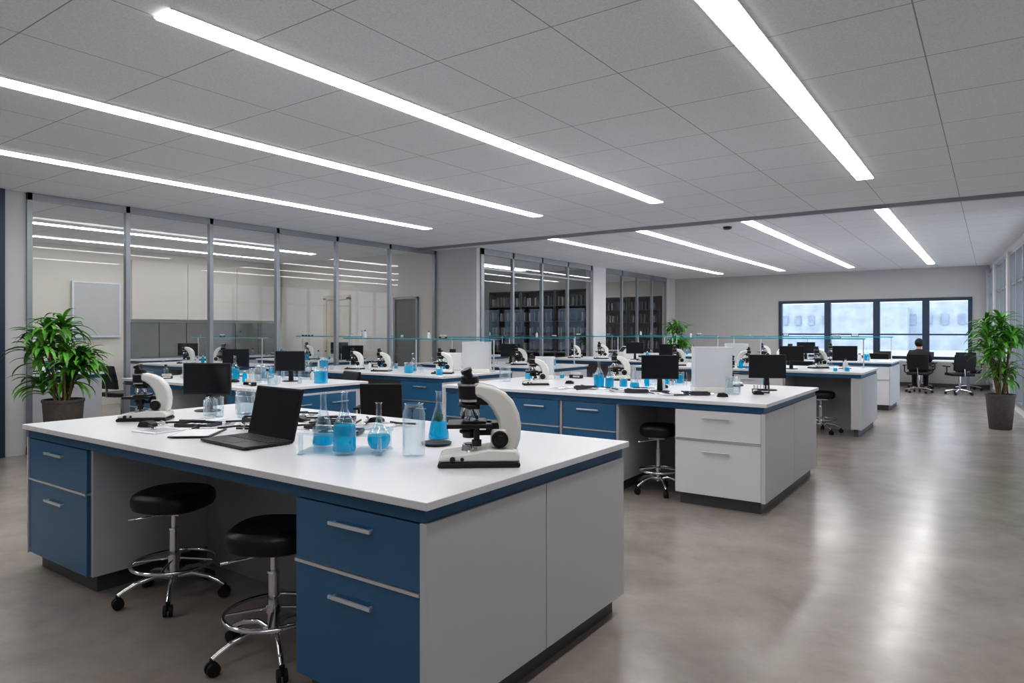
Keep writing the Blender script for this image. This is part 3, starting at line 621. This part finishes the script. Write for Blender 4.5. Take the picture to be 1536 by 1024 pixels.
p0=addv((0,0,.6),(.165,.14)); p1=addv((0,0,.78),(.15,.125),p0); p2=addv((0,.05,.99),(.175,.13),p1); p3=addv((0,.08,1.08),(.13,.1),p2); addv((0,.095,1.14),.068,p3)
for s in(-1,1):
    a=addv((s*.185,.07,1.05),.075,p2); c=addv((s*.255,.17,.86),.06,a); addv((s*.205,.35,.805),.048,c)
skin('shirt',V,E,R,M_shirt,pe,label='dark long-sleeved shirt')
V=[];E=[];R=[]
p0=addv((0,0,.58),(.155,.13))
for s in(-1,1):
    l=addv((s*.1,.08,.58),.1,p0); k=addv((s*.13,.43,.56),.075,l); addv((s*.13,.4,.12),.058,k)
skin('trousers',V,E,R,M_trous,pe)
b=NB(); bmesh.ops.create_uvsphere(b,u_segments=24,v_segments=14,radius=1)
for v in b.verts:
    v.co=Vector((v.co.x*.102,v.co.y*.112,v.co.z*.118))
    if v.co.y>.03 and v.co.z<.03: v.co.y=.03
ob('hair',b,M_hair,pe,(0,.12,1.295),smooth=True,label='short dark hair')
for s in(-1,1):
    b=NB(); prism(b,[(s*.11,0),(s*.155,0),(s*.155,.07),(s*.11,.07)],.34,.58); ob('shoe',b,M_black,pe,bevel=.02)
# ------------------------------------------------------------------ plants
def plant(loc,pot_h,pot_r,fol_z,fol_top,rad,seed,label,n=110):
    rg=random.Random(seed); e=empty('potted_plant',label,'potted plant',loc,0,'leafy potted plants')
    b=NB(); lathe(b,[(0,0),(pot_r*.72,0),(pot_r*.76,.01),(pot_r,pot_h-.03),(pot_r*1.04,pot_h-.03),(pot_r*1.04,pot_h),(pot_r*.92,pot_h),(pot_r*.9,pot_h-.05),(0,pot_h-.05)],36); ob('pot',b,M_pot,e,smooth=True,label='grey-brown tapered planter pot')
    b=NB(); lathe(b,[(0,pot_h-.035),(pot_r*.88,pot_h-.04),(pot_r*.88,pot_h-.048),(0,pot_h-.048)],24); ob('soil',b,M_soil,e)
    tips=[]; b=NB()
    for i in range(11):
        a=2*pi*i/11*2+rg.uniform(-.3,.3); r1=rg.uniform(.02,.1); r2=rad*rg.uniform(.15,.55) if i else 0; zt_=rg.uniform(fol_z+.08*(fol_top-fol_z),fol_z+.72*(fol_top-fol_z)) if i else fol_z+.78*(fol_top-fol_z)
        base=Vector((r1*math.cos(a),r1*math.sin(a),pot_h-.045)); top=Vector((r2*math.cos(a),r2*math.sin(a),zt_)); mid=(base+top)/2+Vector((0,0,.03))
        tube(b,[base,mid,top],.013,8); tips.append(top)
    ob('stems',b,M_stem,e,smooth=True)
    b=NB()
    for i in range(n*2):
        t=tips[i%len(tips)]; a=rg.uniform(0,2*pi); L=rad*rg.uniform(.45,.75); el=rg.uniform(.05,1.35); w=rg.uniform(.02,.034)*rad/.55
        st=t+Vector((0,0,-rg.uniform(0,.3)*(fol_top-fol_z)*.6)); hd=Vector((math.cos(a),math.sin(a),0)); side=Vector((-math.sin(a),math.cos(a),0))
        pos=st.copy(); rows=[]; ang=el; steps=7
        for k in range(steps+1):
            tt=k/steps; ww=w*(math.sin(pi*min(1,.12+tt*.88))**.7) if tt<1 else .001
            dirv=hd*math.cos(ang)+Vector((0,0,math.sin(ang)))
            nrm=hd*(-math.sin(ang))+Vector((0,0,math.cos(ang)))
            rows.append([b.verts.new(pos-side*ww+nrm*ww*.35),b.verts.new(pos),b.verts.new(pos+side*ww+nrm*ww*.35)])
            pos=pos+dirv*(L/steps); ang-=.2+.12*tt
        for A,B in zip(rows[:-1],rows[1:]):
            b.faces.new((A[0],A[1],B[1],B[0])); b.faces.new((A[1],A[2],B[2],B[1]))
    me_o=ob('foliage',b,M_leaf,e,smooth=True,label='arching strap-shaped green leaves')
    return e
plant((-8.5,3.36,0),.72,.2,.85,1.8,.55,1,'large leafy green plant in grey-brown pot beside glass partition',160)
plant((.10,12.67,0),.53,.19,.78,1.92,.52,2,'tall leafy green plant in grey-brown pot by the window wall',180)
plant((-7.1,18.0,0),.6,.25,1.0,1.85,.55,5,'leafy green plant in pot near the rear glass wall',100)
# ------------------------------------------------------------------ bookcases with books
bmesh_book=[]
for i,m in enumerate(BOOKM):
    b=NB(); box(b,0,.035+.008*(i%3),0,.17,0,.22+.02*(i%3)); me=bpy.data.meshes.new('book'); b.to_mesh(me); b.free(); me.materials.append(m); bmesh_book.append(me)
for x0,yy in ((-12.0,15.9),(-10.88,15.9),(-9.76,15.9),(-11.0,20.7),(-9.85,20.7)):
    e=empty('bookcase','tall dark shelving unit holding grey books','bookcase',(x0,yy,0),0,'dark bookcases')
    b=NB(); box(b,0,.03,0,.36,0,2.6); box(b,1.07,1.1,0,.36,0,2.6); box(b,0.03,1.07,.34,.36,0,2.6); ob('frame',b,M_shelfwood,e)
    for k in range(7):
        b=NB(); z=.05+k*.42; box(b,.03,1.07,0,.34,z,z+.025); ob('shelf',b,M_shelfwood,e)
        if k in (1,2,3,4,5):
            x=.06
            while x<.98:
                w=rr.uniform(.06,.2)
                o=bpy.data.objects.new('book',rr.choice(bmesh_book)); C.objects.link(o); o.location=(x0+x,yy+.07,z+.0255); tag(o,'upright bound book on a dark bookcase shelf','book','books in the bookcases'); x+=w
e=empty('whiteboard','white writing board with thin metal frame on wall','whiteboard',(-14.55,6.35,1.9))
b=NB(); box(b,-.02,.01,-.42,.42,-.52,.52); ob('board',b,M_board,e)
b=NB(); box(b,-.02,.02,-.45,-.42,-.55,.55);box(b,-.02,.02,.42,.45,-.55,.55);box(b,-.02,.02,-.42,.42,.52,.55);box(b,-.02,.02,-.42,.42,-.55,-.52); ob('frame',b,M_alu,e)
# ------------------------------------------------------------------ world
w=bpy.data.worlds.new('World'); bpy.context.scene.world=w; w.use_nodes=True
bg=w.node_tree.nodes['Background']; bg.inputs[0].default_value=(.76,.84,.95,1); bg.inputs[1].default_value=1.6
